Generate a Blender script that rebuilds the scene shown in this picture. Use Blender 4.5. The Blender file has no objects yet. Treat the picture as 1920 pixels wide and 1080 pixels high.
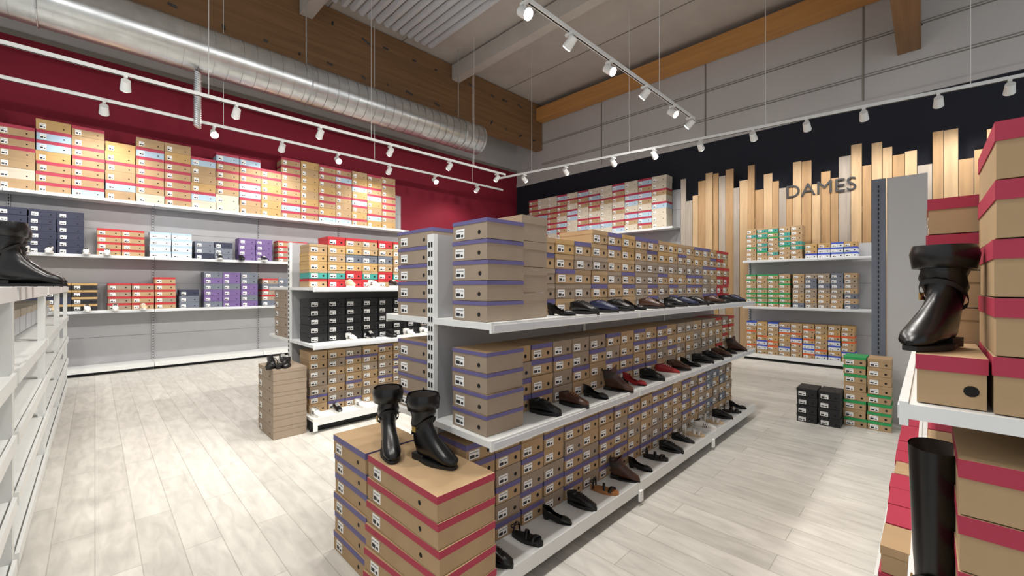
import bpy, bmesh, math, random
from math import sin, cos, pi, radians
from mathutils import Matrix, Vector
random.seed(7)
SC = bpy.context.scene
COL = SC.collection

# ------------------------------------------------------------------ camera
EYE = 1.5
cam_d = bpy.data.cameras.new('camera'); cam = bpy.data.objects.new('camera', cam_d); COL.objects.link(cam)
cam.location = (0, 0, EYE); cam.rotation_euler = (radians(90), 0, radians(-45))
cam_d.sensor_width = 36; cam_d.lens = 36*782/1920.0; cam_d.clip_start = 0.05; cam_d.clip_end = 200
cam_d.shift_y = -0.0015
SC.camera = cam
# ------------------------------------------------------------------ world, exposure
w = bpy.data.worlds.new('world'); SC.world = w; w.use_nodes = True
bg = w.node_tree.nodes['Background']; bg.inputs[0].default_value = (.93, .96, 1, 1); bg.inputs[1].default_value = 0.46
SC.view_settings.view_transform = 'Standard'; SC.view_settings.look = 'None'
SC.view_settings.gamma = 1; SC.view_settings.use_curve_mapping = False
SC.view_settings.exposure = 0.66
SPOT_W = 48.0

# ------------------------------------------------------------------ materials
def srgb(r, g, b):
    f = lambda c: c/12.92 if c <= .04045 else ((c+.055)/1.055)**2.4
    return (f(r/255), f(g/255), f(b/255), 1)
MATS = {}
def mat(name, rgb, rough=.6, metal=0, noise=0.0, scale=8, emit=None, es=0, spec=.5, stretch=(1,1,1), bump=0):
    m = bpy.data.materials.new(name); m.use_nodes = True; nt = m.node_tree; b = nt.nodes['Principled BSDF']
    c = srgb(*rgb)
    b.inputs['Base Color'].default_value = c; b.inputs['Roughness'].default_value = rough
    b.inputs['Metallic'].default_value = metal; b.inputs['Specular IOR Level'].default_value = spec
    if noise:
        tc = nt.nodes.new('ShaderNodeTexCoord'); mp = nt.nodes.new('ShaderNodeMapping'); nz = nt.nodes.new('ShaderNodeTexNoise')
        mp.inputs['Scale'].default_value = stretch
        nz.inputs['Scale'].default_value = scale; nz.inputs['Detail'].default_value = 5
        mr = nt.nodes.new('ShaderNodeMapRange'); mr.inputs[1].default_value = .3; mr.inputs[2].default_value = .7
        mr.inputs[3].default_value = 1-noise; mr.inputs[4].default_value = 1+noise
        hs = nt.nodes.new('ShaderNodeHueSaturation'); hs.inputs['Color'].default_value = c
        nt.links.new(tc.outputs['Object'], mp.inputs[0]); nt.links.new(mp.outputs[0], nz.inputs['Vector'])
        nt.links.new(nz.outputs[0], mr.inputs[0]); nt.links.new(mr.outputs[0], hs.inputs['Value'])
        nt.links.new(hs.outputs[0], b.inputs['Base Color'])
        if bump:
            bp = nt.nodes.new('ShaderNodeBump'); bp.inputs['Strength'].default_value = bump; bp.inputs['Distance'].default_value = .01
            nt.links.new(nz.outputs[0], bp.inputs['Height']); nt.links.new(bp.outputs[0], b.inputs['Normal'])
    if emit:
        b.inputs['Emission Color'].default_value = (*emit, 1); b.inputs['Emission Strength'].default_value = es
    MATS[name] = m
    return m
mat('kraft', (172, 144, 108), .75, noise=.07, scale=6)
mat('kraft_grey', (150, 134, 116), .75, noise=.07, scale=6)
mat('kraft_gold', (184, 150, 98), .75, noise=.06, scale=6)
mat('cream', (200, 190, 172), .7, noise=.04)
mat('pale_blue', (166, 190, 208), .65, noise=.04)
mat('pale_grey', (205, 208, 212), .65, noise=.04)
mat('slate', (104, 110, 122), .6, noise=.05)
mat('navy', (34, 38, 62), .6, noise=.05)
mat('black_card', (26, 27, 30), .55, noise=.08)
mat('violet', (98, 92, 140), .6)
mat('purple', (108, 86, 138), .6, noise=.04)
mat('crimson', (168, 44, 70), .6)
mat('red_card', (178, 40, 46), .6, noise=.04)
mat('green_card', (38, 150, 84), .6)
mat('teal_card', (60, 148, 140), .6)
mat('blue_card', (58, 84, 186), .6)
mat('orange_card', (214, 92, 42), .6)
mat('paper', (240, 240, 238), .6)
mat('ink', (30, 30, 34), .6)
mat('hole', (16, 13, 11), .9)
mat('white_steel', (226, 228, 226), .35, noise=.02)
mat('panel_grey', (168, 168, 170), .55, noise=.04, scale=3)
mat('panel_seam', (120, 121, 124), .6)
mat('kick_black', (18, 20, 22), .5)
mat('slot', (12, 12, 13), .8)
mat('red_wall', (122, 7, 36), .8, noise=.05, scale=1.5)
mat('night_wall', (17, 21, 34), .8, noise=.06, scale=1.5)
mat('glulam', (136, 102, 68), .6, noise=.16, scale=3, stretch=(.25, 6, 6), bump=.1)
mat('spruce', (190, 138, 78), .6, noise=.12, scale=3, stretch=(6, .25, 6))
mat('deck', (188, 182, 174), .7, noise=.06, scale=2)
mat('deck_seam', (128, 122, 114), .8)
mat('cladding', (186, 184, 182), .5, noise=.04, scale=1)
mat('galv', (205, 208, 208), .28, metal=.85, noise=.1, scale=5)
mat('plank_pale', (178, 150, 114), .7, noise=.14, scale=4, stretch=(3, 3, .35))
mat('plank_tan', (158, 126, 88), .7, noise=.16, scale=4, stretch=(3, 3, .35))
mat('plank_grey', (150, 140, 128), .7, noise=.14, scale=4, stretch=(3, 3, .35))
mat('leather_black', (11, 10, 11), .3, noise=.2, scale=20)
mat('leather_brown', (70, 40, 26), .35, noise=.2, scale=20)
mat('leather_navy', (28, 34, 66), .4, noise=.1)
mat('leather_red', (150, 26, 30), .4, noise=.1)
mat('leather_tan', (168, 112, 66), .45, noise=.1)
mat('canvas_white', (232, 230, 224), .7, noise=.04)
mat('canvas_beige', (206, 184, 150), .7, noise=.05)
mat('rubber_black', (20, 20, 20), .6)
mat('rubber_white', (236, 234, 228), .5)
mat('lining', (58, 50, 44), .8)
mat('brass', (190, 160, 90), .3, metal=.9)
mat('lamp_glow', (255, 250, 240), .4, emit=(1, .96, .9), es=30)
mat('steel_dark', (80, 82, 84), .4, metal=.6)

# floor: pale oak vinyl planks
def floor_mat():
    m = bpy.data.materials.new('floor_planks'); m.use_nodes = True; nt = m.node_tree; b = nt.nodes['Principled BSDF']
    tc = nt.nodes.new('ShaderNodeTexCoord'); mp = nt.nodes.new('ShaderNodeMapping'); mp.inputs['Rotation'].default_value = (0, 0, radians(90))
    br = nt.nodes.new('ShaderNodeTexBrick')
    br.inputs['Color1'].default_value = srgb(216, 213, 205); br.inputs['Color2'].default_value = srgb(200, 197, 189)
    br.inputs['Mortar'].default_value = srgb(176, 173, 165)
    br.inputs['Scale'].default_value = 1; br.inputs['Mortar Size'].default_value = .0025; br.inputs['Brick Width'].default_value = 1.2
    br.inputs['Row Height'].default_value = .18
    nz = nt.nodes.new('ShaderNodeTexNoise'); nz.inputs['Scale'].default_value = 5; nz.inputs['Detail'].default_value = 7; nz.inputs['Distortion'].default_value = .6
    mp2 = nt.nodes.new('ShaderNodeMapping'); mp2.inputs['Scale'].default_value = (3.4, .8, 1)
    mr = nt.nodes.new('ShaderNodeMapRange'); mr.inputs[1].default_value = .3; mr.inputs[2].default_value = .7; mr.inputs[3].default_value = .84; mr.inputs[4].default_value = 1.1
    hs = nt.nodes.new('ShaderNodeHueSaturation')
    L = nt.links.new
    L(tc.outputs['Object'], mp.inputs[0]); L(mp.outputs[0], br.inputs['Vector']); L(tc.outputs['Object'], mp2.inputs[0]); L(mp2.outputs[0], nz.inputs['Vector'])
    L(nz.outputs[0], mr.inputs[0]); L(mr.outputs[0], hs.inputs['Value']); L(br.outputs[0], hs.inputs['Color']); L(hs.outputs[0], b.inputs['Base Color'])
    b.inputs['Roughness'].default_value = .42
    return m
MATS['floor'] = floor_mat()

# ------------------------------------------------------------------ mesh helper
class MB:
    """collects shapes with materials into one mesh"""
    def __init__(s): s.v = []; s.f = []; s.m = []; s.names = []; s.smooth = []
    def mi(s, n):
        if n not in s.names: s.names.append(n)
        return s.names.index(n)
    def add(s, vs, fs, m, smooth=False):
        o = len(s.v); s.v += [tuple(v) for v in vs]; k = s.mi(m) if isinstance(m, str) else None
        for i, f in enumerate(fs):
            s.f.append(tuple(o+j for j in f)); s.m.append(k if k is not None else s.mi(m[i])); s.smooth.append(smooth)
        return s
    def box(s, x0, x1, y0, y1, z0, z1, m, c=0.0):
        """box, its long vertical edges chamfered by c. m may be (side, top)"""
        if isinstance(m, tuple): side, top = m
        else: side = top = m
        if c <= 0:
            ring = [(x0, y0), (x1, y0), (x1, y1), (x0, y1)]
        else:
            ring = [(x0+c, y0), (x1-c, y0), (x1, y0+c), (x1, y1-c), (x1-c, y1), (x0+c, y1), (x0, y1-c), (x0, y0+c)]
        n = len(ring); vs = [(x, y, z0) for x, y in ring]+[(x, y, z1) for x, y in ring]
        fs = [tuple(range(n-1, -1, -1)), tuple(range(n, 2*n))]+[(i, (i+1) % n, n+(i+1) % n, n+i) for i in range(n)]
        return s.add(vs, fs, [side, top]+[side]*n)
    def prism(s, pts, axis, a, b, m):
        """extrude polygon pts (2D) along axis from a to b"""
        def P(p, t):
            return {'x': (t, p[0], p[1]), 'y': (p[0], t, p[1]), 'z': (p[0], p[1], t)}[axis]
        n = len(pts); vs = [P(p, a) for p in pts]+[P(p, b) for p in pts]
        return s.add(vs, [tuple(range(n-1, -1, -1)), tuple(range(n, 2*n))]+[(i, (i+1) % n, n+(i+1) % n, n+i) for i in range(n)], m)
    def cyl(s, p0, p1, r0, m, r1=None, n=12, cap=True, smooth=True):
        p0 = Vector(p0); p1 = Vector(p1); r1 = r0 if r1 is None else r1
        d = (p1-p0).normalized(); u = d.orthogonal().normalized(); w_ = d.cross(u)
        vs = []
        for p, r in ((p0, r0), (p1, r1)):
            vs += [p+(u*cos(2*pi*i/n)+w_*sin(2*pi*i/n))*r for i in range(n)]
        s.add(vs, [(i, (i+1) % n, n+(i+1) % n, n+i) for i in range(n)], m, smooth)
        if cap: s.add(vs, [tuple(range(n-1, -1, -1)), tuple(range(n, 2*n))], m)
        return s
    def tube(s, pts, r, m, n=8):
        pts = [Vector(p) for p in pts]
        for a, b in zip(pts[:-1], pts[1:]): s.cyl(a, b, r, m, n=n)
        return s
    def rings(s, rings, m, caps=(True, True), smooth=True):
        n = len(rings[0]); vs = [p for r in rings for p in r]; fs = []
        for k in range(len(rings)-1):
            for i in range(n):
                j = (i+1) % n; fs.append((k*n+i, k*n+j, (k+1)*n+j, (k+1)*n+i))
        s.add(vs, fs, m, smooth)
        if caps[0]: s.add(rings[0], [tuple(range(n-1, -1, -1))], m, smooth)
        if caps[1]: s.add(rings[-1], [tuple(range(n))], m, smooth)
        return s
    def mesh(s, name):
        me = bpy.data.meshes.new(name); me.from_pydata(s.v, [], s.f)
        for n in s.names: me.materials.append(MATS[n])
        me.polygons.foreach_set('material_index', s.m); me.polygons.foreach_set('use_smooth', s.smooth)
        bm = bmesh.new(); bm.from_mesh(me); bmesh.ops.recalc_face_normals(bm, faces=bm.faces); bm.to_mesh(me); bm.free()
        me.update(); return me
    def build(s, name, parent=None, loc=(0, 0, 0), rz=0):
        o = bpy.data.objects.new(name, s.mesh(name)); COL.objects.link(o)
        o.location = loc; o.rotation_euler = (0, 0, rz)
        if parent: o.parent = parent
        return o
def tag(o, label=None, cat=None, group=None, kind=None):
    if label: o['label'] = label
    if cat: o['category'] = cat
    if group: o['group'] = group
    if kind: o['kind'] = kind
    return o
def empty(name, loc=(0, 0, 0), rz=0):
    o = bpy.data.objects.new(name, None); COL.objects.link(o); o.location = loc; o.rotation_euler = (0, 0, rz); o.empty_display_size = .1
    return o
KIDS = {}
def copy_tree(src, loc, rz, scale=None):
    c = src.copy(); COL.objects.link(c); c.location = loc; c.rotation_euler = (0, 0, rz)
    if scale: c.scale = scale
    for ch in KIDS.get(src.name, []):
        d = ch.copy(); COL.objects.link(d); d.parent = c
    return c
ORD = ['first', 'second', 'third', 'fourth', 'fifth', 'sixth', 'seventh', 'eighth', 'ninth', 'tenth', 'eleventh', 'twelfth', 'thirteenth',
       'fourteenth', 'fifteenth', 'sixteenth', 'seventeenth', 'eighteenth', 'nineteenth', 'twentieth']
def ordi(n):
    if n < 20: return ORD[n]
    t = {2: 'twenty', 3: 'thirty', 4: 'forty', 5: 'fifty'}[(n+1)//10]
    r = (n+1) % 10
    return {2: 'twentieth', 3: 'thirtieth', 4: 'fortieth', 5: 'fiftieth'}[(n+1)//10] if r == 0 else t+'-'+ORD[r-1]

# ------------------------------------------------------------------ the setting
XB = 10.7; YL = 10.45; ZC = 7.6
MB().box(-4, XB, -4, YL, -.1, 0, 'floor').build('floor')['kind'] = 'structure'
f = MB().box(-4, XB+.2, YL, YL+.2, 0, 5.6, 'red_wall').box(-4, XB+.2, YL, YL+.2, 5.6, ZC, 'cladding').build('wall_left'); f['kind'] = 'structure'
f = MB().box(XB, XB+.2, -4, YL, 0, 5.1, 'night_wall').box(XB, XB+.2, -4, YL, 5.1, ZC, 'cladding')
for z in (5.6, 6.3):
    f.box(XB-.012, XB, -4, YL-1.2, z, z+.018, 'deck_seam'); f.box(XB-.012, XB, -4, YL-1.2, z+.05, z+.06, 'deck_seam')
for y in (.9, 3.9, 6.9):
    f.box(XB-.014, XB, y, y+.03, 5.1, ZC, 'deck_seam')
f = f.build('wall_back'); f['kind'] = 'structure'
# ceiling: flat panels with seams, one field of trapezoidal sheet between two purlins
c = MB().box(-4, XB, -4, YL, ZC, ZC+.15, 'deck')
for x in [i*1.8-3.6 for i in range(8)]:
    c.box(x, x+.02, -4, YL, ZC-.012, ZC, 'deck_seam')
f = c.build('ceiling'); f['kind'] = 'structure'
c = MB(); 
for i in range(14):
    x = 3.3+i*.2
    c.prism([(x, ZC-.02), (x+.04, ZC-.09), (x+.12, ZC-.09), (x+.16, ZC-.02)], 'y', 3.2, 8.9, 'pale_grey')
tag(c.build('ceiling_sheet'), 'ribbed pale metal roof sheet field between two purlins', 'roof sheet')
MB().box(-4, XB, YL-.02, YL, 5.55, 5.63, 'deck_seam').build('trim_1')['kind'] = 'structure'
MB().box(XB-.03, XB, -4, YL, 5.04, 5.14, 'cladding').build('trim_2')['kind'] = 'structure'

def beam(name, x0, x1, y0, y1, z0, z1, m, label, bolts=0):
    b = MB().box(x0, x1, y0, y1, z0, z1, m)
    t = tag(b.build(name), label, 'beam')
    if bolts:
        k = MB()
        for i in range(bolts):
            x = x0+(x1-x0)*(i+.5)/bolts
            for z in (z0+.25, z1-.35):
                k.cyl((x+random.uniform(-.2, .2), y0-.006, z+random.uniform(-.1, .1)), (x, y0+.0, z), .022, 'steel_dark', n=8)
        k.build('bolt_heads', t)
    return t
beam('roof_beam', -4, XB-.01, 9.25, 9.5, 6.1, 7.58, 'glulam', 'massive brown glulam roof beam running above the duct beside the red wall', 22)
beam('roof_beam', -4, XB-.01, .1, .42, 5.85, 7.58, 'glulam', 'massive brown glulam roof beam ending at the right of the back wall', 16)
beam('roof_purlin', XB-.35, XB-.03, .44, 9.23, 7.0, 7.4, 'spruce', 'orange timber purlin along the top of the back wall')
beam('roof_purlin', 6.9, 7.15, .44, 9.23, 7.15, 7.55, 'deck', 'pale purlin crossing the ceiling halfway to the back wall')
beam('roof_purlin', 3.0, 3.25, .44, 9.23, 7.15, 7.49, 'deck', 'pale purlin nearest the camera beside the ribbed roof sheet')
# duct: spiral galvanised tube with ribs
d = MB(); R = .37
for i in range(70):
    x = -4+i*.2
    if x > 7.1: break
    d.cyl((x, 8.55, 5.42), (x+.19, 8.55, 5.42), R, 'galv', n=20, cap=False)
    d.cyl((x+.19, 8.55, 5.42), (x+.2, 8.55, 5.42), R+.008, 'galv', n=20, cap=False)
tag(d.build('air_duct'), 'spiral galvanised air duct hanging in front of the red wall', 'duct')
dd = MB()
dd.cyl((7.2, 8.55, 5.42), (7.26, 8.55, 5.42), R+.01, 'galv', n=20)
dd.cyl((7.26, 8.55, 5.42), (7.34, 8.55, 5.42), .2, 'white_steel', n=20)
duct_end = dd.build('end_cap', bpy.data.objects['air_duct'])
for i, x in enumerate((-.55, 2.9, 6.6)):
    h = MB(); h.cyl((x, 8.55, 5.8), (x, 8.55, ZC-.02), .012, 'galv', n=6)
    for a in range(16):
        a0 = 2*pi*a/16; a1 = 2*pi*(a+1)/16
        h.cyl((x, 8.55+.385*cos(a0), 5.42+.385*sin(a0)), (x, 8.55+.385*cos(a1), 5.42+.385*sin(a1)), .01, 'galv', n=6)
    tag(h.build('duct_hanger'), '%s steel hanger strap of the air duct counted from the camera side' % ORD[i], 'hanger')
# flexible silver hose dropping at the near end of the duct
h = MB()
for k in range(26):
    z = 5.1-.035*k; h.cyl((1.2, 8.55, z-.07), (1.19, 8.55, z-.09), .06, 'galv', n=10, r1=.05)
tag(h.build('flexible_hose'), 'silver ribbed flexible hose hanging beside the air duct', 'hose')

# ------------------------------------------------------------------ light tracks and spots
LIGHTS = 0
def track(name, p0, p1, rods, label):
    p0 = Vector(p0); p1 = Vector(p1); d = (p1-p0); L = d.length; rz = math.atan2(d.y, d.x)
    t = tag(empty(name, p0, rz), label, 'light track')
    MB().box(0, L, -.022, .022, -.0, .05, 'white_steel').box(0, L, -.008, .008, -.004, 0, 'slot').build('rail', t)
    for q in rods:
        MB().cyl((q*L, 0, .05), (q*L, 0, ZC-p0.z-.02), .005, 'white_steel', n=6).build('suspension_rod', t)
    return t
track('light_track', (-3, 7.85, 4.4), (7.6, 7.85, 4.4), (.15, .4, .65, .9), 'white ceiling light track nearer the camera in front of the red wall')
track('light_track', (-3, 9.0, 4.35), (8.6, 9.0, 4.35), (.15, .4, .65, .9), 'white ceiling light track closest to the red wall')
track('light_track', (7.75, 8.2, 4.4), (9.25, -1.95, 4.4), (.1, .35, .6, .85), 'white ceiling light track parallel to the black back wall')
track('light_track', (-1.5, 3.1, 4.6), (7.9, 3.1, 4.6), (.15, .5, .85), 'white ceiling light track over the middle of the shop')
track('light_track', (-1.0, 1.25, 4.3), (4.3, 1.25, 4.5), (.15, .5, .85), 'white ceiling light track over the right aisle')

s0 = empty('track_spotlight')
a = MB().box(-.02, .02, -.06, .06, -.035, -.003, 'white_steel').cyl((0, 0, -.035), (0, 0, -.1), .011, 'white_steel', n=8).build('mount', s0)
hd = MB().cyl((0, .07, -.08), (0, -.05, -.17), .05, 'white_steel', r1=.062, n=18).build('lamp_head', s0)
ln = MB().cyl((0, -.047, -.168), (0, -.056, -.175), .052, 'lamp_glow', n=18).build('lens', s0)
KIDS[s0.name] = [a, hd, ln]
lt = bpy.data.lights.new('spot', 'SPOT'); lt.energy = SPOT_W; lt.spot_size = radians(105); lt.spot_blend = .7; lt.shadow_soft_size = .06; lt.color = (1, .955, .9)
dl = lt.copy(); dl.name = 'down_spot'; dl.energy = 76; dl.spot_size = radians(120)
al = lt.copy(); al.name = 'aisle_spot'; al.energy = 150; al.spot_size = radians(120)
first = [True]
def spot(p, aim_rz, label, group, power=1.0):
    if first[0]:
        o = s0; o.location = p; o.rotation_euler = (0, 0, aim_rz); first[0] = False
    else: o = copy_tree(s0, p, aim_rz)
    tag(o, label, 'spotlight', group)
    l = bpy.data.objects.new('spot_light', al if power == 3 else dl if power > 1 else lt); COL.objects.link(l); l.parent = o
    l.location = (0, -.1, -.2); l.rotation_euler = (radians(-48 if power == 3 else -12 if power > 1 else -38), 0, 0)
    return o
k = 0
for i, x in enumerate([-1.9, -.9, .3, 1.6, 2.9, 4.3, 5.8, 7.3]):
    spot((x, 7.85, 4.4), pi, 'white spotlight, %s from the left on the nearer track by the red wall' % ORD[i], 'spotlights by the red wall', (1, 2)[i%2])
for i, x in enumerate([-1.6, .1, 1.5, 2.6, 3.7, 4.9, 6.2, 7.6]):
    spot((x, 9.0, 4.35), pi if i % 2 else 0, 'white spotlight, %s from the left on the track closest to the red wall' % ORD[i], 'spotlights by the red wall')
for i, y in enumerate([7.4, 6.2, 5.0, 4.1, 3.2, 2.3, 1.5, .75, -.1, -.8]):
    spot((7.75+(8.2-y)*.1478, y, 4.4), pi/2, 'white track spotlight, %s from the left on the back wall track' % ORD[i], 'spotlights facing the back wall')
for i, x in enumerate([-.6, .3, 1.1, 1.9, 2.6, 3.3, 4.1, 5.0, 6.0, 7.0, 7.7]):
    spot((x, 3.1, 4.6), 0 if i % 2 else pi, 'white track spotlight, %s from the camera on the middle ceiling track' % ORD[i], 'spotlights over the middle aisle', 2 if i % 2 else 3)
for i, x in enumerate([-.5, .6, 1.7, 2.8, 3.9]):
    spot((x, 1.25, 4.3+.2*(x+1)/5.3), 0 if i % 2 else pi, 'white track spotlight, %s from the camera on the right aisle track' % ORD[i], 'spotlights over the right aisle', 2)

# ------------------------------------------------------------------ shelving
def slots(mb, x, y, z0, z1, face=-1, step=.05, m='slot', axis='y'):
    z = z0
    while z < z1-.04:
        if axis == 'y': mb.box(x-.006, x+.006, y-.002, y+.002, z, z+.028, m)
        else: mb.box(x-.002, x+.002, y-.006, y+.006, z, z+.028, m)
        z += step
def shelf_part(parent, x0, x1, yf, yb, z, side=-1, th=.03, lip=.045):
    s = MB().box(x0+.003, x1-.003, min(yf, yb), max(yf, yb), z-th, z, 'white_steel').build('shelf', parent)
    y0 = yf+side*.014
    MB().box(x0+.004, x1-.004, min(y0, yf), max(y0, yf), z-lip, z+.004, 'white_steel').box(x0+.02, x1-.02, min(y0, y0+side*.003), max(y0, y0+side*.003), z-lip+.01, z-.008, 'pale_grey').build('price_rail', s)
    return s
def wall_bay(loc, rz, L, levels, top, depth, label, base=.13, group=None, holder=True):
    """local frame: run along x, back at y=0, front towards -y"""
    t = tag(empty('shelving_bay', loc, rz), label, 'shelving', group)
    p = MB().box(.04, L-.002, -.03, 0, .02, top, 'panel_grey')
    z = .6
    while z < top: p.box(.04, L-.002, -.033, -.03, z, z+.006, 'panel_seam'); z += .48
    p.build('back_panel', t)
    u = MB().box(.0, .036, -.055, -.004, .0, top, 'panel_grey'); slots(u, .018, -.056, .05, top); u.build('upright', t)
    MB().box(.002, L-.002, -depth, -.04, base-.03, base, 'white_steel').box(.002, L-.002, -depth-.012, -depth, base-.075, base+.004, 'white_steel').build('base_shelf', t)
    MB().box(0.002, L-.002, -depth+.09, -depth+.11, 0.001, base-.031, 'kick_black').build('kick_plate', t)
    for z in levels: shelf_part(t, 0, L, -depth, -.058, z)
    if holder:
        MB().box(.01, .05, -depth-.03, -depth-.013, base-.07, base-.0, 'paper').build('price_holder', t)
    return t
LV = (1.09, 2.03, 3.0)
yL = YL-.04
for i in range(5):
    x0 = -2.74+i*1.75
    wall_bay((x0, yL, 0), 0, 1.75, LV, 4.0, .5, 'grey-backed wall shelving bay, %s from the left along the red wall' % ORD[i], group='wall shelving along the red wall')
# back wall bays (front faces -X)
for i in range(3):
    wall_bay((XB-.04, 9.85-i*1.78, 0), -pi/2, 1.78, LV, 4.0, .5, 'grey-backed wall shelving bay, %s from the corner along the black back wall' % ORD[i], group='wall shelving along the back wall')

def island_bay(name, x0, x1, yn, yf, levels, top, label, base=.15, end=False, deep=0):
    """double sided gondola; near face at y=yn, far face at y=yf"""
    ym = (yn+yf)/2; L = x1-x0
    t = tag(empty(name, (x0, ym, 0)), label, 'gondola shelving')
    h = (yf-yn)/2
    MB().box(.03, L-.005, -.02, .02, .02, top, 'panel_grey').build('back_panel', t)
    u = MB().box(.002, .028, -.03, .03, 0, top+.0, 'white_steel')
    slots(u, .002, .012, .06, top, axis='x'); slots(u, .002, -.012, .06, top, axis='x')
    u.build('upright', t)
    if end:
        u = MB().box(L-.003, L+.025, -.03, .03, 0, top+.0, 'white_steel').build('upright', t)
    for sd in (-1, 1):
        y1 = sd*(h+deep); y0 = sd*.021
        MB().box(.003, L-.003, min(y0, y1), max(y0, y1), base-.03, base, 'white_steel').box(.003, L-.003, min(y1, y1+sd*.012), max(y1, y1+sd*.012), base-.07, base+.004, 'white_steel').build('base_shelf', t)
        MB().box(.003, L-.003, min(y1-sd*.1, y1-sd*.08), max(y1-sd*.1, y1-sd*.08), 0.001, base-.031, 'kick_black').build('kick_plate', t)
        MB().box(.0, .04, min(y1+sd*.013, y1+sd*.03), max(y1+sd*.013, y1+sd*.03), base-.12, base-.05, 'paper').build('price_holder', t)
        for z in levels: shelf_part(t, 0, L, sd*h, y0, z, side=sd)
    return t
I1 = dict(x0=1.27, L=1.36, n=3, yn=1.42, yf=2.36, lv=(.79, 1.33), base=.15)
for i in range(3):
    island_bay('gondola_bay', 1.27+i*1.36, 1.27+(i+1)*1.36, 1.42, 2.36, (.79, 1.33), 1.78, 'white double-sided gondola bay, %s from the camera in the front island' % ORD[i], end=(i == 2))
for i in range(4):
    island_bay('gondola_bay', 1.56+i*1.6, 1.56+(i+1)*1.6, 4.42, 5.9, (.9, 1.49), 2.0, 'white double-sided gondola bay, %s from the camera in the island beyond the front one' % ORD[i], end=(i == 3))
# right island: its near end fills the right edge of the picture
for i in range(2):
    island_bay('gondola_bay', 1.17+i*1.4, 1.17+(i+1)*1.4, -1.27, .03, (.62, 1.26), 1.95, 'white double-sided gondola bay, %s from the camera in the right-hand island' % ORD[i], end=(i == 1), deep=.14)
t = tag(empty('end_panel', (6.2, .0, 0)), 'tall pale end panel with a slotted upright beyond the right-hand island', 'panel')
MB().box(0, .03, .01, .33, 0.001, 2.7, 'cladding').build('panel', t)
u = MB().box(-.01, .035, .34, .46, 0.001, 2.7, 'slate'); slots(u, -.011, .40, .1, 2.65, axis='x'); u.build('upright', t)
# low back unit in front of the planks
wall_bay((10.0, 2.75, 0), -pi/2, 2.1, (1.09, 2.03), 2.3, .45, 'low grey shelving bay standing before the wooden plank wall', group=None)
# left edge unit
for i in range(4):
    t = tag(empty('display_rack', (-.95, 1.3+i*1.85, 0), pi/2), 'white open display rack of slanted trays, %s from the camera at the left edge' % ORD[i], 'rack')
    L = 1.84
    for x in (0.0, L-.03): MB().box(x, x+.03, -.67, -.63, 0, 1.5, 'white_steel').box(x, x+.03, -.03, 0, 0, 1.5, 'white_steel').build('frame_post', t)
    for z in (.15, .45, .75, 1.05, 1.46):
        sh = MB().prism([(-.66, z-.02), (-.66, z+.02), (-.04, z+.055), (-.04, z+.02)], 'x', .032, L-.032, 'white_steel').build('tray', t)
        MB().box(.03, L-.03, -.685, -.67, z-.03, z+.035, 'white_steel').build('front_lip', sh)
    MB().box(.03, L-.03, -.028, -.01, .1, 1.4, 'pale_grey').build('back_panel', t)

# wooden plank wall
t = tag(empty('plank_partition', (10.1, 4.3, 0)), 'tall partition of vertical wooden planks with uneven tops along the back wall', 'partition')
y = 4.3; i = 0; random.seed(3)
while y > -1.6:
    wd = random.uniform(.11, .19); hgt = random.choice([3.55, 3.7, 3.85, 4.0, 4.15])+random.uniform(-.05, .05)
    dx = random.uniform(0, .03)
    MB().box(10.1+dx-10.1, 10.1+dx+.03-10.1, y-wd-4.3, y-.008-4.3, 0.002, hgt, random.choice(['plank_pale', 'plank_tan', 'plank_tan', 'plank_grey', 'plank_pale'])).build('plank', t)
    y -= wd; i += 1
MB().box(.062, .09, -5.8, 0, .6, .7, 'plank_tan').box(.062, .09, -5.8, 0, 2.9, 3.0, 'plank_tan').build('cross_rail', t)
fc = bpy.data.curves.new('sign', 'FONT'); fc.body = 'DAMES'; fc.size = .36; fc.extrude = .008; fc.align_x = 'CENTER'; fc.space_character = 1.02
fo = bpy.data.objects.new('tmp', fc); COL.objects.link(fo); bpy.context.view_layer.update()
me = bpy.data.meshes.new_from_object(fo.evaluated_get(bpy.context.evaluated_depsgraph_get())); bpy.data.objects.remove(fo)
me.materials.clear(); me.materials.append(MATS['ink'])
so = bpy.data.objects.new('sign_lettering', me); COL.objects.link(so); so.location = (10.085, 1.53, 3.32); so.rotation_euler = (radians(90), 0, radians(-90))
tag(so, 'black DAMES lettering fixed on the wooden plank wall', 'sign')

# ------------------------------------------------------------------ boxes
def box_meshes(key, w_, d_, h_, body, lid, lab, lidtop=None, hole=True, lh=.32):
    """origin bottom centre; front is -y"""
    lidh = h_*lh; e = .002
    b = MB().box(-w_/2+e, w_/2-e, -d_/2+e, d_/2-e, 0.0005, h_-lidh*.5, body, c=.0)
    if hole: b.cyl((w_*.28, -d_/2+.001+e, h_*.34), (w_*.28, -d_/2-.0006+e, h_*.34), min(.011, h_*.12), 'hole', n=10, smooth=False)
    l = MB().box(-w_/2, w_/2, -d_/2, d_/2, h_-lidh, h_-.001, (lid, lidtop or lid), c=.0)
    q = None
    if lab:
        q = MB(); x0 = -w_*.40; x1 = x0+min(.07, w_*.36); z0 = h_*.12; z1 = h_*.6; y_ = -d_/2+e
        q.box(x0, x1, y_-.0012, y_, z0, z1, 'paper')
        q.box(x0+(x1-x0)*.08, x0+(x1-x0)*.5, y_-.0018, y_-.0012, z0+(z1-z0)*.15, z0+(z1-z0)*.5, 'ink')
        q.box(x0+(x1-x0)*.62, x0+(x1-x0)*.86, y_-.0018, y_-.0012, z0+(z1-z0)*.15, z0+(z1-z0)*.4, 'ink')
        q.box(x0+(x1-x0)*.1, x0+(x1-x0)*.9, y_-.0018, y_-.0012, z0+(z1-z0)*.72, z0+(z1-z0)*.8, 'panel_seam')
    return b, l, q
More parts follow.
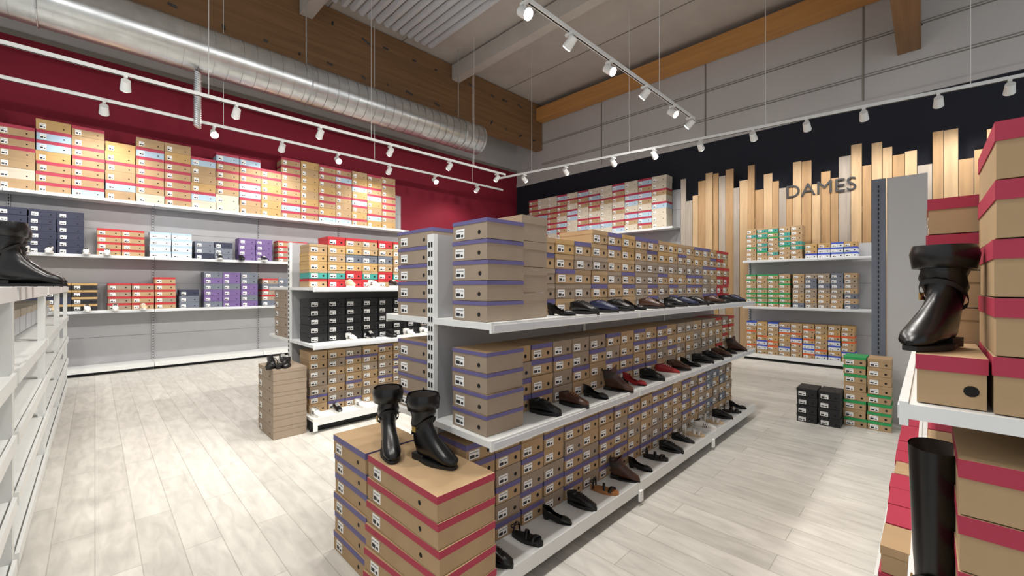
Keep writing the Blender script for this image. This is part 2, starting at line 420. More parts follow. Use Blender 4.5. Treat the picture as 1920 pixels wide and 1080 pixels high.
TYPES = {}
def btype(key, w_, d_, h_, body, lid, desc, lab=True, lidtop=None, hole=True, lh=.32):
    TYPES[key] = dict(p=box_meshes(key, w_, d_, h_, body, lid, lab, lidtop, hole, lh), s=(w_, d_, h_), desc=desc, tpl=None, key=key)
W1, D1, H1 = .188, .29, .092
for k, bo, li, lt_, ds in (('kv', 'kraft', 'violet', 'kraft', 'kraft box with violet lid edge'), ('kk', 'kraft', 'kraft', 'kraft', 'plain kraft box'),
        ('kg', 'kraft_grey', 'kraft_grey', None, 'grey-brown box'), ('ko', 'kraft_gold', 'kraft_gold', None, 'golden kraft box'),
        ('kr', 'kraft', 'red_card', None, 'kraft box with red lid'), ('rr', 'red_card', 'red_card', None, 'red box'),
        ('kc', 'kraft', 'crimson', None, 'kraft box with crimson lid'), ('gr', 'kraft', 'green_card', None, 'kraft box with green lid'), ('te', 'teal_card', 'kraft', None, 'teal box with kraft lid'),
        ('bl', 'pale_grey', 'blue_card', None, 'pale box with blue lid'), ('bk', 'black_card', 'black_card', None, 'black box'),
        ('sl', 'slate', 'slate', None, 'slate grey box'), ('pu', 'purple', 'purple', None, 'purple box'), ('or', 'kraft', 'orange_card', None, 'kraft box with orange lid'),
        ('nv', 'navy', 'navy', None, 'navy box'), ('pb', 'pale_blue', 'pale_grey', None, 'pale blue box'), ('wh', 'pale_grey', 'pale_grey', None, 'white box')):
    btype(k, W1, D1, H1, bo, li, ds, lidtop=lt_)
# wall boxes .36 wide
for k, bo, li, ds in (('Wr', 'kraft', 'crimson', 'wide kraft box with crimson lid'), ('Wk', 'kraft_gold', 'kraft_gold', 'wide golden kraft box'), ('Wb', 'pale_blue', 'crimson', 'wide pale blue box with crimson lid'),
        ('Wc', 'cream', 'cream', 'wide cream box'), ('Wg', 'kraft', 'kraft', 'wide plain kraft box')):
    btype(k, .385, .34, .165, bo, li, ds)
for k, bo, li, ds in (('Wn', 'navy', 'navy', 'wide navy box'), ('Ws', 'slate', 'slate', 'wide slate grey box'), ('Ww', 'pale_grey', 'pale_blue', 'wide white box with pale blue lid'),
        ('Wx', 'kraft', 'red_card', 'kraft box with bright red lid'), ('Wp', 'purple', 'purple', 'wide purple box'), ('Wd', 'black_card', 'kraft_gold', 'black box with kraft lid'), ('Wq', 'kraft_grey', 'red_card', 'grey box with red lid')):
    btype(k, .30, .32, .115, bo, li, ds)
# boot boxes
btype('Br', .60, .315, .108, 'kraft', 'crimson', 'large kraft boot box with crimson lid edge', lab=True, lidtop='kraft', lh=.3)
btype('Bv', .40, .315, .108, 'kraft', 'violet', 'large kraft boot box with violet lid edge', lab=True, lidtop='kraft', lh=.3)
btype('Be', .33, .60, .108, 'kraft', 'violet', 'large kraft boot box with violet lid edge', lab=True, lidtop='kraft', lh=.3)
btype('Bn', .50, .33, .108, 'kraft', 'crimson', 'big kraft boot box with crimson lid', lab=False, lidtop='kraft', lh=.34)
btype('Bt', .34, .60, .115, 'kraft', 'crimson', 'big kraft boot box with crimson lid', lab=False, lidtop='kraft', lh=.34)

PLACED = []  # (type, loc, rz, label, group, name, category)
def put(k, x, y, z, rz, label, group, name='shoe_box', cat='shoe box', jit=.012):
    PLACED.append((k, (x+random.uniform(-jit, jit)*.4, y+random.uniform(-jit, jit)*.6, z), rz+random.uniform(-jit, jit)*1.2, label, group, name, cat))
def run_boxes(x0, x1, yface, side, z, rows, pick, where, end_skip=0, pitch=None, name='shoe_box'):
    """stacks of boxes side by side along +x; face at y=yface; side -1 faces -y, +1 faces +y"""
    x = x0; c = 0
    while True:
        k0 = pick(c, 0, (x-x0)/(x1-x0)); w_, d_, h_ = TYPES[k0]['s']
        p = pitch or w_+.008
        if x+p > x1: break
        n = rows(c, (x-x0)/(x1-x0)) if callable(rows) else rows
        for r in range(n):
            k = pick(c, r, (x-x0)/(x1-x0))
            put(k, x+p/2, yface-side*d_/2, z+.0012+r*(h_+.0012), 0 if side < 0 else pi,
                '%s, %s up, %s stack in, %s' % (TYPES[k]['desc'], ORD[r], ordi(c), where), 'shoe boxes on '+where, jit=.009)
        x += p; c += 1
random.seed(11)
V = lambda *ks: random.choice(ks)
S1 = {}
def stable(tag_, fn):
    def g(c, r, u):
        key = (tag_, c, r)
        if key not in S1: S1[key] = fn(c, r, u)
        return S1[key]
    return g
# front island, right face (towards the right aisle)
YF = 1.62; XA = 1.78; XE = 5.32
run_boxes(1.30, XE, YF, -1, .15, lambda c, u: 6, stable('a', lambda c, r, u: V('kv', 'kv', 'kk', 'kg') if u < .75 else V('kg', 'kk', 'sl')), 'base of front island')
run_boxes(1.58, XE, YF, -1, .79, lambda c, u: 4, stable('b', lambda c, r, u: V('kk', 'kv', 'kg') if u < .55 else V('kr', 'kg', 'kk', 'kr') if u > .8 else V('kk', 'kg')), 'middle shelf of front island')
run_boxes(XA+.02, XE, YF, -1, 1.33, lambda c, u: 6 if 2 < c < 17 else 5, stable('c', lambda c, r, u: (V('kr', 'rr', 'ko') if u > .82 else V('ko', 'kk', 'kv') if r > 3 else V('kk', 'kg', 'kv', 'kg'))), 'top shelf of front island')
# front island, left face
run_boxes(XA+.02, XE-.6, 2.20, 1, .79, 4, stable('d', lambda c, r, u: V('kk', 'kg')), 'middle shelf, far face of front island')
run_boxes(XA+.02, XE, 2.20, 1, 1.33, 5, stable('e', lambda c, r, u: V('kk', 'kg')), 'top shelf, far face of front island')
# second island, near face
Y2 = 4.64
run_boxes(1.6, 7.8, Y2, -1, .15, lambda c, u: 7, stable('f', lambda c, r, u: V('kk', 'kv', 'kg') if u < .2 else V('or', 'kv', 'kk', 'ko') if u < .4 else V('kg', 'kk')), 'base of second island')
run_boxes(1.6, 7.8, Y2, -1, .9, lambda c, u: 5, stable('g', lambda c, r, u: 'bk' if u < .2 else V('sl', 'kg', 'bk')), 'middle shelf of second island')
def row_top(c, r, u):
    return {0: V('rr', 'kr') if u < .5 else 'kg', 1: V('te', 'kg', 'rr') if u < .35 else 'kg', 2: V('ko', 'kk'), 3: V('ko', 'sl', 'kk'), 4: V('ko', 'kk', 'kg'), 5: V('rr', 'kr')}.get(r, 'kk')
run_boxes(1.6, 7.8, Y2, -1, 1.49, lambda c, u: 6 if c % 7 else 5, stable('h', row_top), 'top shelf of second island')
# black and labelled boxes, back of second island hidden; wall shelves
def wall_run(x0, x1, z, rows, pick, where, name='shoe_box'):
    run_boxes(x0, x1, YL-.47, -1, z, rows, pick, where)
random.seed(5)
wall_run(-1.45, 5.7, 3.0, lambda c, u: [7, 6, 7, 7, 6, 7][c % 6] if u < .55 else 8, stable('w', lambda c, r, u: V('Wr', 'Wr', 'Wr', 'Wk', 'Wb', 'Wg') if (r > 1 or u > .5) else V('Wg', 'Wc', 'Wr', 'Wb')), 'top wall shelf')
wall_run(-1.36, -.1, 2.03, 6, stable('x', lambda c, r, u: 'Wn'), 'second wall shelf at left')
wall_run(-.12, .12, 2.03, 4, stable('x2', lambda c, r, u: V('Ws', 'Wn')), 'second wall shelf')
wall_run(.02, .68, 2.03, 4, stable('x3', lambda c, r, u: 'Wx'), 'second wall shelf, red part')
wall_run(.70, 1.33, 2.03, 4, stable('x4', lambda c, r, u: 'Ww'), 'second wall shelf, white part')
wall_run(1.36, 2.0, 2.03, 3, stable('x5', lambda c, r, u: V('Ws', 'Wn')), 'second wall shelf, grey part')
wall_run(2.08, 2.75, 2.03, 4, stable('x6', lambda c, r, u: 'Wp'), 'second wall shelf, purple part')
wall_run(2.8, 5.7, 2.03, 4, stable('x7', lambda c, r, u: V('Wq', 'Wx', 'Ws')), 'second wall shelf at right')
wall_run(-1.2, .14, 1.09, 4, stable('y1', lambda c, r, u: V('Wd', 'Wd', 'Wn')), 'third wall shelf at left')
wall_run(.15, 1.1, 1.09, lambda c, u: 5 if c == 2 else 4, stable('y2', lambda c, r, u: V('Wq', 'Wx')), 'third wall shelf, red part')
wall_run(1.12, 1.45, 1.09, 3, stable('y3', lambda c, r, u: V('Ws', 'Wn')), 'third wall shelf, grey part')
wall_run(1.5, 2.5, 1.09, 6, stable('y4', lambda c, r, u: V('Wp', 'Wp', 'Ws')), 'third wall shelf, purple part')
wall_run(2.5, 5.7, 1.09, 5, stable('y5', lambda c, r, u: V('Wq', 'Ws')), 'third wall shelf at right')
wall_run(-1.1, -.45, .13, 4, stable('y6', lambda c, r, u: 'Ws'), 'wall base shelf at left')
# back wall shelves: faces -X
def back_run(y0, y1, z, rows, pick, where, xf=XB-.5):
    y = y0; c = 0
    while True:
        k0 = pick(c, 0, (y0-y)/(y0-y1)); w_, d_, h_ = TYPES[k0]['s']; p = w_+.008
        if y-p < y1: break
        for r in range(rows):
            k = pick(c, r, (y0-y)/(y0-y1))
            put(k, xf+d_/2, y-p/2, z+.0012+r*(h_+.0012), -pi/2, '%s, %s up, %s stack from left, %s' % (TYPES[k]['desc'], ORD[r], ordi(c), where), 'shoe boxes on '+where, jit=.009)
        y -= p; c += 1
back_run(9.4, 4.6, 3.0, 8, stable('z1', lambda c, r, u: V('Wb', 'Wr', 'Wc', 'Wr', 'Wc')), 'top shelf of back wall')
back_run(8.9, 4.6, 2.03, 5, stable('z2', lambda c, r, u: V('Wq', 'Ws', 'Ww')), 'second shelf of back wall')
back_run(2.7, 1.7, 2.03, 7, stable('z3', lambda c, r, u: V('gr', 'te', 'kk') if u < .6 else V('kk', 'te')), 'upper shelf before the planks', xf=9.6)
back_run(1.68, .75, 2.03, 3, stable('z4', lambda c, r, u: V('bl', 'bl', 'ko')), 'upper shelf before the planks at right', xf=9.6)
back_run(2.7, 1.9, 1.09, 7, stable('z5', lambda c, r, u: V('gr', 'kk', 'gr')), 'lower shelf before the planks', xf=9.6)
back_run(1.88, .75, 1.09, 7, stable('z6', lambda c, r, u: V('kk', 'kg', 'sl')), 'lower shelf before the planks at right', xf=9.6)
back_run(2.7, .75, .13, 7, stable('z7', lambda c, r, u: V('or', 'kk', 'bl', 'ko')), 'base shelf before the planks', xf=9.6)
# floor stacks between the islands at right
back_run(1.05, .62, .0, 4, stable('q2', lambda c, r, u: 'bk'), 'right aisle floor', xf=5.55)
back_run(.66, .24, .0, 8, stable('q1', lambda c, r, u: V('gr', 'gr', 'kk')), 'floor beside the end panel', xf=5.75)
# right island, face towards the right aisle
run_boxes(1.9, 3.9, .12, 1, .15, 5, stable('r1', lambda c, r, u: V('kc', 'kc', 'kk')), 'base of right island')
run_boxes(1.52, 3.9, .0, 1, .62, 5, stable('r2', lambda c, r, u: V('kc', 'kk')), 'middle of right island')
run_boxes(1.52, 3.9, .0, 1, 1.26, 5, stable('r3', lambda c, r, u: V('kc', 'kk')), 'top of right island')
# ---- boot boxes
random.seed(21)
# front stack of six, rotated a little each
angs = [.16, .13, .09, .05, .02, 0]
for r in range(6):
    PLACED.append(('Br', (1.128-angs[r]*.09, 1.695-angs[r]*.1, .0012+r*.1092), -pi/2+angs[r]*.55, 'large kraft boot box with crimson lid edge, %s up in the front corner stack' % ORD[r], 'boot boxes stacked at the front corner', 'boot_box', 'boot box'))
for r in range(6):
    PLACED.append(('Bv', (1.13+random.uniform(-.006, .006), 2.215, .0012+r*.1092), -pi/2+random.uniform(-.008, .008), 'large kraft boot box with violet lid edge, %s up in the front stack at left' % ORD[r], 'boot boxes stacked at the front corner', 'boot_box', 'boot box'))
# near end of the front island: on middle and top shelves
btype('Bs', .27, .25, .098, 'kraft_grey', 'violet', 'kraft boot box with violet lid', lab=True, lidtop='kraft', lh=.2)
btype('Bl', .36, .25, .098, 'kraft_grey', 'violet', 'kraft boot box with violet lid', lab=True, lidtop='kraft', lh=.2)
btype('Bu', .30, .20, .135, 'kraft_grey', 'kraft_grey', 'tall grey-brown box', lab=True)
for z, n, wh in ((.79, 4, 'middle shelf end'), (1.33, 5, 'top shelf end')):
    for r in range(n):
        PLACED.append(('Bs', (1.425, 1.60+random.uniform(-.004, .004), z+.0012+r*.0992), -pi/2+random.uniform(-.012, .012), 'violet-lidded boot box, %s up right of the post, front island %s' % (ORD[r], wh), 'boot boxes at the near end of the front island', 'boot_box', 'boot box'))
        PLACED.append(('Bl', (1.425, 2.10, z+.0012+r*.0992), -pi/2+random.uniform(-.01, .01), 'violet-lidded boot box, %s up left of the post, front island %s' % (ORD[r], wh), 'boot boxes at the near end of the front island', 'boot_box', 'boot box'))
for r in range(4):
    PLACED.append(('Bu', (1.665, 1.64, 1.3312+r*.1362), -pi/2, 'tall grey-brown box, %s up behind the end stacks, front island top shelf' % ORD[r], 'tall boxes on the front island', 'boot_box', 'boot box'))
# second island near end stack on the floor
for r in range(6):
    PLACED.append(('Bz', (1.38, 4.77, .0012+r*.1142), -pi/2, 'kraft boot box, %s up in the floor stack before the second island' % ORD[r], 'boot boxes before the second island', 'boot_box', 'boot box'))
for r in range(5):
    PLACED.append(('Bz', (1.73, 5.47, .9012+r*.1142), -pi/2, 'kraft boot box, %s up on the middle shelf end of the second island' % ORD[r], 'boot boxes at the end of the second island', 'boot_box', 'boot box'))
btype('Bz', .52, .31, .113, 'kraft_grey', 'kraft_grey', 'kraft boot box', lab=True)
# right island near end: on the top shelf (z 1.26), under it (z .62) and on the base
for r in range(5):
    PLACED.append(('Bn', (1.17+.18, -.335, 1.262+r*.1092), -pi/2+random.uniform(-.01, .01), 'big crimson-lidded boot box, %s up in the tall stack at the right edge' % ORD[r], 'boot boxes on the right island', 'boot_box', 'boot box'))
PLACED.append(('Bm', (1.17+.18, -.03, 1.262), -pi/2, 'small kraft box with crimson lid under the glossy black ankle boots at right', None, 'boot_box', 'boot box'))
btype('Bm', .10, .30, .1, 'kraft', 'crimson', 'narrow kraft box', lab=False, lidtop='kraft')
for r in range(5):
    PLACED.append(('Bn', (1.17+.18, -.29, .622+r*.1092), -pi/2, 'big kraft boot box with crimson lid, %s up under the white shelf at right' % ORD[r], 'boot boxes on the right island', 'boot_box', 'boot box'))
for r in range(3):
    PLACED.append(('Bn', (1.17+.18, -.30, .152+r*.1092), -pi/2, 'big kraft boot box with crimson lid, %s up on the base of the right island' % ORD[r], 'boot boxes on the right island', 'boot_box', 'boot box'))
def make_box(k):
    T = TYPES[k]
    if T['tpl'] is None:
        T['tpl'] = [(nm, q.mesh(nm)) for nm, q in zip(('body', 'lid', 'label_sticker'), T['p']) if q is not None]
    return T['tpl']
def psize(p):
    dpt = (p[1][0]+p[1][1])/math.sqrt(2)
    if dpt < .3: dpt = .3
    sx = (p[1][0]-p[1][1])/math.sqrt(2)
    if abs(960+782*sx/dpt-960) > 1050: return 0
    w_, d_, h_ = TYPES[p[0]]['s']
    pen = .3 if 'far face' in p[3] else 1
    return w_*h_/dpt**2*pen
def link_box(p):
    k, loc, rz, label, group, name, cat = p
    o = empty(name, loc, rz); tag(o, label, cat, group)
    for nm, me_ in make_box(k):
        c_ = bpy.data.objects.new(nm, me_); COL.objects.link(c_); c_.parent = o
boots_ = [p for p in PLACED if p[5] == 'boot_box']
shoes_ = sorted([p for p in PLACED if p[5] == 'shoe_box'], key=psize, reverse=True)
for p in boots_+shoes_[:300]: link_box(p)
rest = shoes_[300:]
big = MB()
for p in rest:
    M = Matrix.Translation(p[1]) @ Matrix.Rotation(p[2], 4, 'Z')
    for q in TYPES[p[0]]['p']:
        if q is None: continue
        vs = [M @ Vector(v) for v in q.v]; o = len(big.v); big.v += [tuple(v) for v in vs]
        for fc_, mi_ in zip(q.f, q.m):
            big.f.append(tuple(o+j for j in fc_)); big.m.append(big.mi(q.names[mi_])); big.smooth.append(False)
bo = big.build('shoe_boxes'); tag(bo, 'hundreds of small stacked shoe boxes on the farther shelves', 'shoe boxes', kind='stuff')

# ------------------------------------------------------------------ shoes
def ring(A, B, w_, n=16, flat=1.0):
    """ring through top point A and bottom point B in the xz plane, half width w"""
    c = ((A[0]+B[0])/2, (A[1]+B[1])/2); h = ((A[0]-B[0])/2, (A[1]-B[1])/2); out = []
    for i in range(n):
        a = 2*pi*i/n; ca, sa = cos(a), sin(a)
        sy = math.copysign(abs(sa)**.85, sa)
        out.append((c[0]+h[0]*ca, sy*w_, c[1]+h[1]*ca))
    return out
def outline(L, w_, z0, z1, m, mb, x0=0, heel_z=None, n=22):
    pts = []
    for i in range(n):
        a = 2*pi*i/n; x = .5-.5*cos(a); wd = w_*(.72+.28*sin(pi*min(1, x*1.05))**2+.12*sin(pi*x*.9)*x)*abs(sin(a))**.62
        pts.append((x0+x*L, math.copysign(wd, sin(a))))
    mb.add([(x, y_, z0) for x, y_ in pts]+[(x, y_, z1) for x, y_ in pts], [tuple(range(n-1, -1, -1)), tuple(range(n, 2*n))]+[(i, (i+1) % n, n+(i+1) % n, n+i) for i in range(n)], m)
    return mb
TPL = {}
def reg(name, root, kids): KIDS[root.name] = kids; TPL[name] = [root, False]
def low_shoe(key, name, upper, sole, lace=None, L=.26, stripe=None):
    r = empty(name); s = .004
    o1 = outline(L, .044, 0, .026, sole, MB()).build('sole', r)
    R_ = [ring((L-.004, .03), (L-.006, .022), .01), ring((L-.02, .052), (L-.012, .02), .030), ring((L-.055, .066), (L-.05, .018), .040), ring((L-.095, .082), (L-.09, .018), .041),
          ring((L-.135, .102), (.09, .018), .038), ring((.10, .108), (.035, .02), .036), ring((.075, .106), (.002, .03), .035), ring((.085, .112), (-.002, .09), .034)]
    o2 = MB().rings(R_, upper, caps=(True, False)).rings([ring((.083, .111), (0, .089), .032), ring((.08, .07), (.015, .06), .026)], 'lining', caps=(False, True)).build('upper', r)
    kids = [o1, o2]
    if lace:
        lb = MB()
        for i in range(4):
            x = .105+i*.018; z = .109-i*.0065
            lb.tube([(x, -.024, z-.006), (x+.003, 0, z+.004), (x, .024, z-.006)], .0028, lace, n=6)
        kids.append(lb.build('laces', r))
    if stripe:
        sb = MB()
        for sgn in (-1, 1):
            for i in range(3):
                x = .10+i*.02; sb.prism([(x, .03), (x+.008, .03), (x+.03-.012, .075), (x+.010, .075)], 'y', sgn*.0385, sgn*.0405, stripe)
            kids.append(sb.build('side_stripes', r)); sb = MB()
    reg(key, r, kids)
def court(key, name, upper, heel_h=.05):
    r = empty(name); L = .235
    def zz(x): return heel_h*max(0, 1-x/(.6*L))**1.3
    n = 22; pts = []
    for i in range(n):
        a = 2*pi*i/n; x = .5-.5*cos(a); wd = .038*(.7+.3*x)*abs(sin(a))**.62; pts.append((x*L, math.copysign(wd, sin(a))))
    o1 = MB().add([(x, y_, zz(x)) for x, y_ in pts]+[(x, y_, zz(x)+.007) for x, y_ in pts], [tuple(range(n-1, -1, -1)), tuple(range(n, 2*n))]+[(i, (i+1) % n, n+(i+1) % n, n+i) for i in range(n)], 'rubber_black').build('sole', r)
    o3 = MB().rings([[(.005+.028+.022*cos(a), .022*sin(a), 0) for a in [2*pi*i/10 for i in range(10)]], [(.03+.03*cos(a), .027*sin(a), zz(.03)+.002) for a in [2*pi*i/10 for i in range(10)]]], 'rubber_black').build('heel', r)
    R_ = [ring((L-.003, .014), (L-.005, .008), .008), ring((L-.02, .034), (L-.014, .007), .026), ring((L-.05, .047), (L-.046, .007), .035), ring((L-.075, .050), (L-.085, .007), .036)]
    o2 = MB().rings(R_, upper, caps=(True, False))
    # low side walls to the heel
    for sgn in (-1, 1):
        vs = []; xs = [L-.075, .13, .09, .05, .02, .0]
        for x in xs:
            wd = (.036 if x > .05 else .036*(x/.05)**.5) if x > 0 else 0
            zt = zz(max(x, 0))+(.035 if x > .05 else .052)
            vs += [(x-.001, sgn*(wd+.0005), zz(max(x, 0))+.004), (x-.001, sgn*wd*.95, zt)]
        o2.add(vs, [(2*i, 2*i+1, 2*i+3, 2*i+2) for i in range(len(xs)-1)], upper, True)
    o2 = o2.build('upper', r); reg(key, r, [o1, o3, o2])
def sandal(key, name, strap, sole='canvas_beige'):
    r = empty(name); L = .25
    o1 = outline(L, .043, 0, .03, sole, MB()).build('sole', r)
    kids = [o1]
    def band(x, h_, wd, skew=0):
        vs = []; n = 10
        for i in range(n+1):
            a = pi*i/n
            for dx in (-wd/2, wd/2):
                vs.append((x+dx+skew*cos(a), .043*cos(a), .022+h_*sin(a)))
        return [(vs, [(2*i, 2*i+1, 2*i+3, 2*i+2) for i in range(n)])]
    for x, h_, wd, sk in ((.19, .04, .03, .01), (.12, .055, .024, -.012), (.035, .085, .014, 0)):
        m = MB()
        for vs, fs in band(x, h_, wd, sk): m.add(vs, fs, strap, True)
        ob = m.build('strap', r); md = ob.modifiers.new('thick', 'SOLIDIFY'); md.thickness = .003; kids.append(ob)
    m = MB(); m.tube([(.035, -.03, .07), (0, -.02, .07), (-.006, 0, .07), (0, .02, .07), (.035, .03, .07)], .004, strap, n=6); kids.append(m.build('heel_strap', r))
    reg(key, r, kids)
def boot(key, name, upper, H=.32, wide=1.0, buckle=True, heel=.03, fold=True):
    r = empty(name); L = .265; h0 = heel
    o1 = outline(L, .046, 0, .014, 'rubber_black', MB()).build('sole', r)
    o3 = MB().prism([(0, .0), (.07, .0), (.075, h0), (-.002, h0)], 'y', -.03, .03, 'rubber_black').build('heel', r)
    z = h0*.5
    R_ = [ring((L-.002, .03), (L-.004, .014), .01), ring((L-.016, .052), (L-.012, .012), .031), ring((L-.05, .068), (L-.05, .012), .043), ring((L-.10, .088+z), (L-.1, .012), .043),
          ring((.125, .125+z), (.085, .014), .038), ring((.105, .155+z), (.02, .02), .037), ring((.10, .18+z), (-.006, .06+z), .037), ring((.104, .205+z), (-.002, .11+z), .039*wide)]
    nh = 5
    for i in range(nh):
        u = (i+1)/nh; zt = .205+z+(H-.205-z)*u; zb = .11+z+(H-.11-z)*u
        wob = .004*(-1)**i if fold else 0
        R_.append(ring((.106+.010*u*wide+wob, zt), (-.006-.016*u*wide-wob, zb), (.041+.012*u)*wide+wob))
    o2 = MB().rings(R_, upper, caps=(True, False)).rings([ring((.112, H-.001), (-.018, H-.001), .049*wide), ring((.1, H-.07), (-.008, H-.07), .04*wide)], 'lining', caps=(False, True)).build('shaft', r)
    kids = [o1, o3, o2]
    if fold:
        c_ = MB().rings([ring((.122*1, H+.004), (-.03, H+.004), .060*wide), ring((.128, H-.02), (-.036, H-.025), .066*wide), ring((.124, H-.065), (-.03, H-.075), .060*wide), ring((.11, H-.068), (-.02, H-.07), .05*wide)], upper, caps=(False, False)).build('folded_cuff', r)
        kids.append(c_)
    if buckle:
        b_ = MB().rings([ring((.110, .20), (-.012, .11), .0445*wide), ring((.112, .215), (-.012, .125), .0455*wide)], 'rubber_black', caps=(False, False)).build('ankle_strap', r)
        k_ = MB().box(.03, .055, -.048*wide, -.044*wide, .145, .17, 'brass').build('buckle', r); kids += [b_, k_]
    reg(key, r, kids)
boot('bt_k', 'knee_boot', 'leather_black', .50, buckle=True, fold=False, heel=.04, wide=.9)
low_shoe('sn_w', 'sneaker', 'canvas_white', 'rubber_white', 'rubber_black', stripe='leather_black')
low_shoe('sn_b', 'sneaker', 'leather_black', 'rubber_white', 'canvas_white')
low_shoe('sn_bg', 'sneaker', 'canvas_beige', 'rubber_white', 'canvas_white')
low_shoe('sn_r', 'sneaker', 'leather_red', 'rubber_white', 'canvas_white')
low_shoe('lo_k', 'lace_up_shoe', 'leather_black', 'rubber_black', 'rubber_black')
low_shoe('lo_br', 'lace_up_shoe', 'leather_brown', 'rubber_black', 'leather_tan')
low_shoe('lo_nv', 'lace_up_shoe', 'leather_navy', 'rubber_black', 'rubber_black')
court('co_k', 'court_shoe', 'leather_black'); court('co_r', 'court_shoe', 'leather_red', .06); court('co_t', 'court_shoe', 'leather_tan', .035)
sandal('sa_k', 'sandal', 'leather_black', 'leather_tan'); sandal('sa_w', 'sandal', 'canvas_white'); sandal('sa_b', 'sandal', 'leather_black', 'rubber_black')
boot('bt_s', 'slouch_boot', 'leather_black', .315, wide=1.2)
boot('bt_a', 'ankle_boot', 'leather_black', .20, buckle=False, fold=False, heel=.045)
boot('bt_t', 'tall_boot', 'leather_black', .40, buckle=True, fold=False, heel=.04, wide=.95)
boot('bt_ab', 'ankle_boot', 'leather_brown', .17, buckle=False, fold=False, heel=.03)
DESC = dict(sn_w='white striped sneaker', sn_b='black sneaker with white sole', sn_bg='beige sneaker', sn_r='red sneaker with white sole', lo_k='black lace-up shoe', lo_br='brown lace-up shoe', lo_nv='navy lace-up shoe',
            co_k='black court shoe', co_r='red court shoe', co_t='tan court shoe', sa_k='black strap sandal with tan sole', sa_w='white strap sandal', sa_b='all-black strap sandal', bt_a='black ankle boot', bt_ab='brown ankle boot', bt_t='tall black boot', bt_s='black boot')
def shoe(key, loc, rz, label, cat='shoe', group=None, scale=None):
    t = TPL[key]
    if not t[1]:
        o = t[0]; o.location = loc; o.rotation_euler = (0, 0, rz); t[1] = True
        if scale: o.scale = scale
    else: o = copy_tree(t[0], loc, rz, scale)
    for kx in ('group',):
        if kx in o: del o[kx]
    return tag(o, label, cat, group)
def shoe_row(xs, y, z, rz, keys, where, jit=.12, count='from the camera', sc=1.0):
    for i, x in enumerate(xs):
        k = keys[i % len(keys)]
        shoe(k, (x, y+random.uniform(-.01, .01), z), rz+random.uniform(-jit, jit), '%s, %s %s, %s' % (DESC[k], ordi(i), count, where), 'boot' if k.startswith('bt') else 'shoe', 'shoes on the '+where, (sc, sc, sc))
random.seed(33)
# toes point out of the shelf (-y): local +x -> -y
R90 = -pi/2
shoe_row([1.36+.245*i for i in range(16)], 1.595, .15, R90+.25, ['lo_k', 'sa_b', 'co_k', 'lo_k', 'sa_k', 'bt_ab', 'co_k', 'sa_b', 'lo_k', 'sn_b', 'sa_w', 'sn_w', 'sa_w'], 'base of front island', sc=.76)
shoe_row([1.75+.25*i for i in range(14)], 1.6, .79, R90+.2, ['lo_k', 'lo_br', 'co_k', 'bt_ab', 'co_r', 'lo_k', 'sn_r', 'lo_br', 'co_k', 'lo_k'], 'middle shelf of front island', sc=.76)
shoe_row([1.9+.22*i for i in range(15)], 1.6, 1.33, R90+.2, ['co_k', 'lo_k', 'lo_nv', 'lo_k', 'co_k', 'lo_br'], 'top shelf of front island', sc=.76)
shoe_row([1.62+.24*i for i in range(22)], 4.62, .15, R90, ['sn_w', 'sn_b', 'sn_w', 'sn_bg', 'co_r', 'lo_br', 'sn_r'], 'base of second island', sc=.8)
shoe_row([2.0+.24*i for i in range(18)], 4.62, .9, R90, ['sn_w', 'sn_b', 'lo_k', 'sn_w'], 'middle shelf of second island', sc=.8)
shoe_row([2.0+.26*i for i in range(14)], 4.62, 1.49, R90, ['sn_bg', 'sn_w', 'sn_b', 'lo_k'], 'top shelf of second island', sc=.8)
shoe_row([1.30, 1.42, 1.36], 4.72, .6865, R90-.5, ['sa_b', 'lo_k', 'sa_b'], 'floor stack before second island', sc=.85)
shoe_row([1.31, 1.43], 4.95, .6865, R90-.2, ['lo_k', 'sn_b'], 'rear of floor stack before second island', sc=.85)
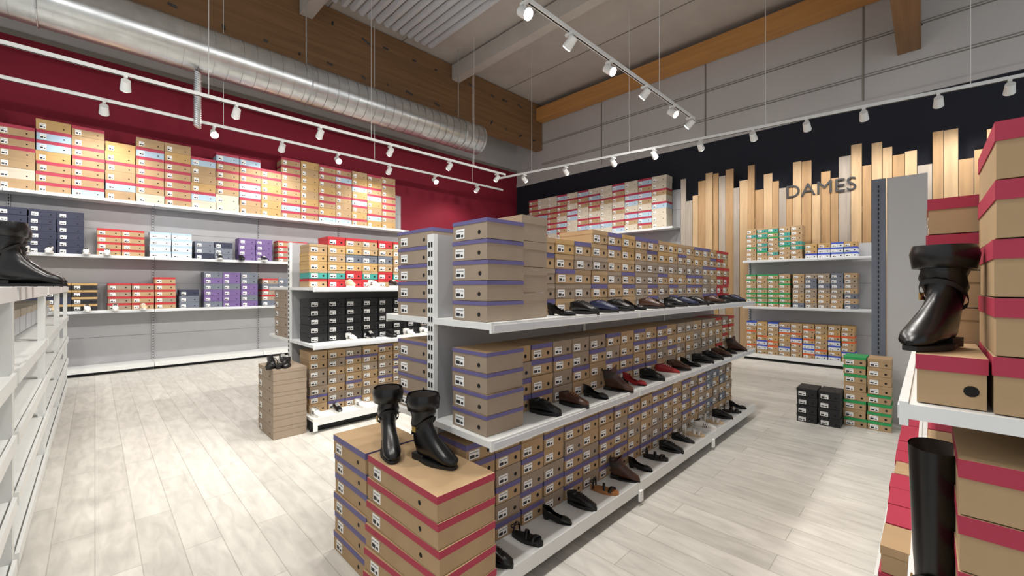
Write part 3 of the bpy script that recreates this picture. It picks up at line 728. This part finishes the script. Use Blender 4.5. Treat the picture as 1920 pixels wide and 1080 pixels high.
shoe_row([-.45, -.1, .25, .6], 9.97, 1.09, R90, ['sn_bg', 'sn_w', 'sn_w', 'sn_bg'], 'eye-level wall shelf', count='from the left')
shoe_row([-.75, -.5, -.1, .15], 9.97, 2.03, R90, ['sn_w', 'sn_w'], 'second wall shelf', count='from the left')
shoe_row([1.75, 2.1, 2.5], 9.97, 2.03, R90, ['sn_b', 'lo_k', 'sn_b'], 'second wall shelf, grey part', count='from the left')
# hero boots
shoe('bt_s', (1.13, 1.80, .6565), radians(-80), 'black slouch boot with folded cuff, nearer one standing on the crimson-edged boxes', 'boot')
shoe('bt_s', (1.10, 2.04, .6565), radians(-112), 'black slouch boot with folded cuff, left one standing on the boxes', 'boot')
shoe('bt_s', (1.40, -.035, 1.3635), radians(160), 'black slouch boot on the narrow crimson-lidded box at right', 'boot', scale=(.72, .72, .72))
shoe('bt_k', (1.46, -.012, .6205), radians(178), 'tall black boot with ankle strap under the white shelf of the right island', 'boot')
shoe('bt_t', (1.50, -.02, .1505), radians(178), 'tall black boot with ankle strap on the base of the right island', 'boot')
# left rack load: pale boxes and boots on top
random.seed(8)
for r_, z in enumerate((.205, .505, .805, 1.105)):
    for c_ in range(14):
        y = 2.45+c_*.46
        o = MB().box(-.17, .17, -.2, .2, 0, .2, 'pale_grey').box(-.175, .175, -.205, .205, .14, .205, 'cream')
        if c_ == 0 and r_ == 0: proto = o.mesh('storage_box')
        q = bpy.data.objects.new('storage_box', proto); COL.objects.link(q); q.location = (-.62, y, z)
        tag(q, 'pale storage box, %s from the camera on the %s tray of the left rack' % (ordi(c_), ORD[r_]), 'box', 'pale storage boxes on the left rack')
shoe('bt_s', (-.36, 3.25, 1.5), radians(-20), 'black slouch boot on top of the left rack, nearest the camera', 'boot')
shoe('bt_s', (-.37, 3.5, 1.5), radians(-10), 'black slouch boot on top of the left rack, second from the camera', 'boot')
shoe('bt_a', (-.40, 3.85, 1.5), radians(-15), 'black ankle boot on top of the left rack, third from the camera', 'boot')
# unused templates are removed
for k, (o, used) in TPL.items():
    if not used:
        for ch in KIDS[o.name]: bpy.data.objects.remove(ch)
        bpy.data.objects.remove(o)
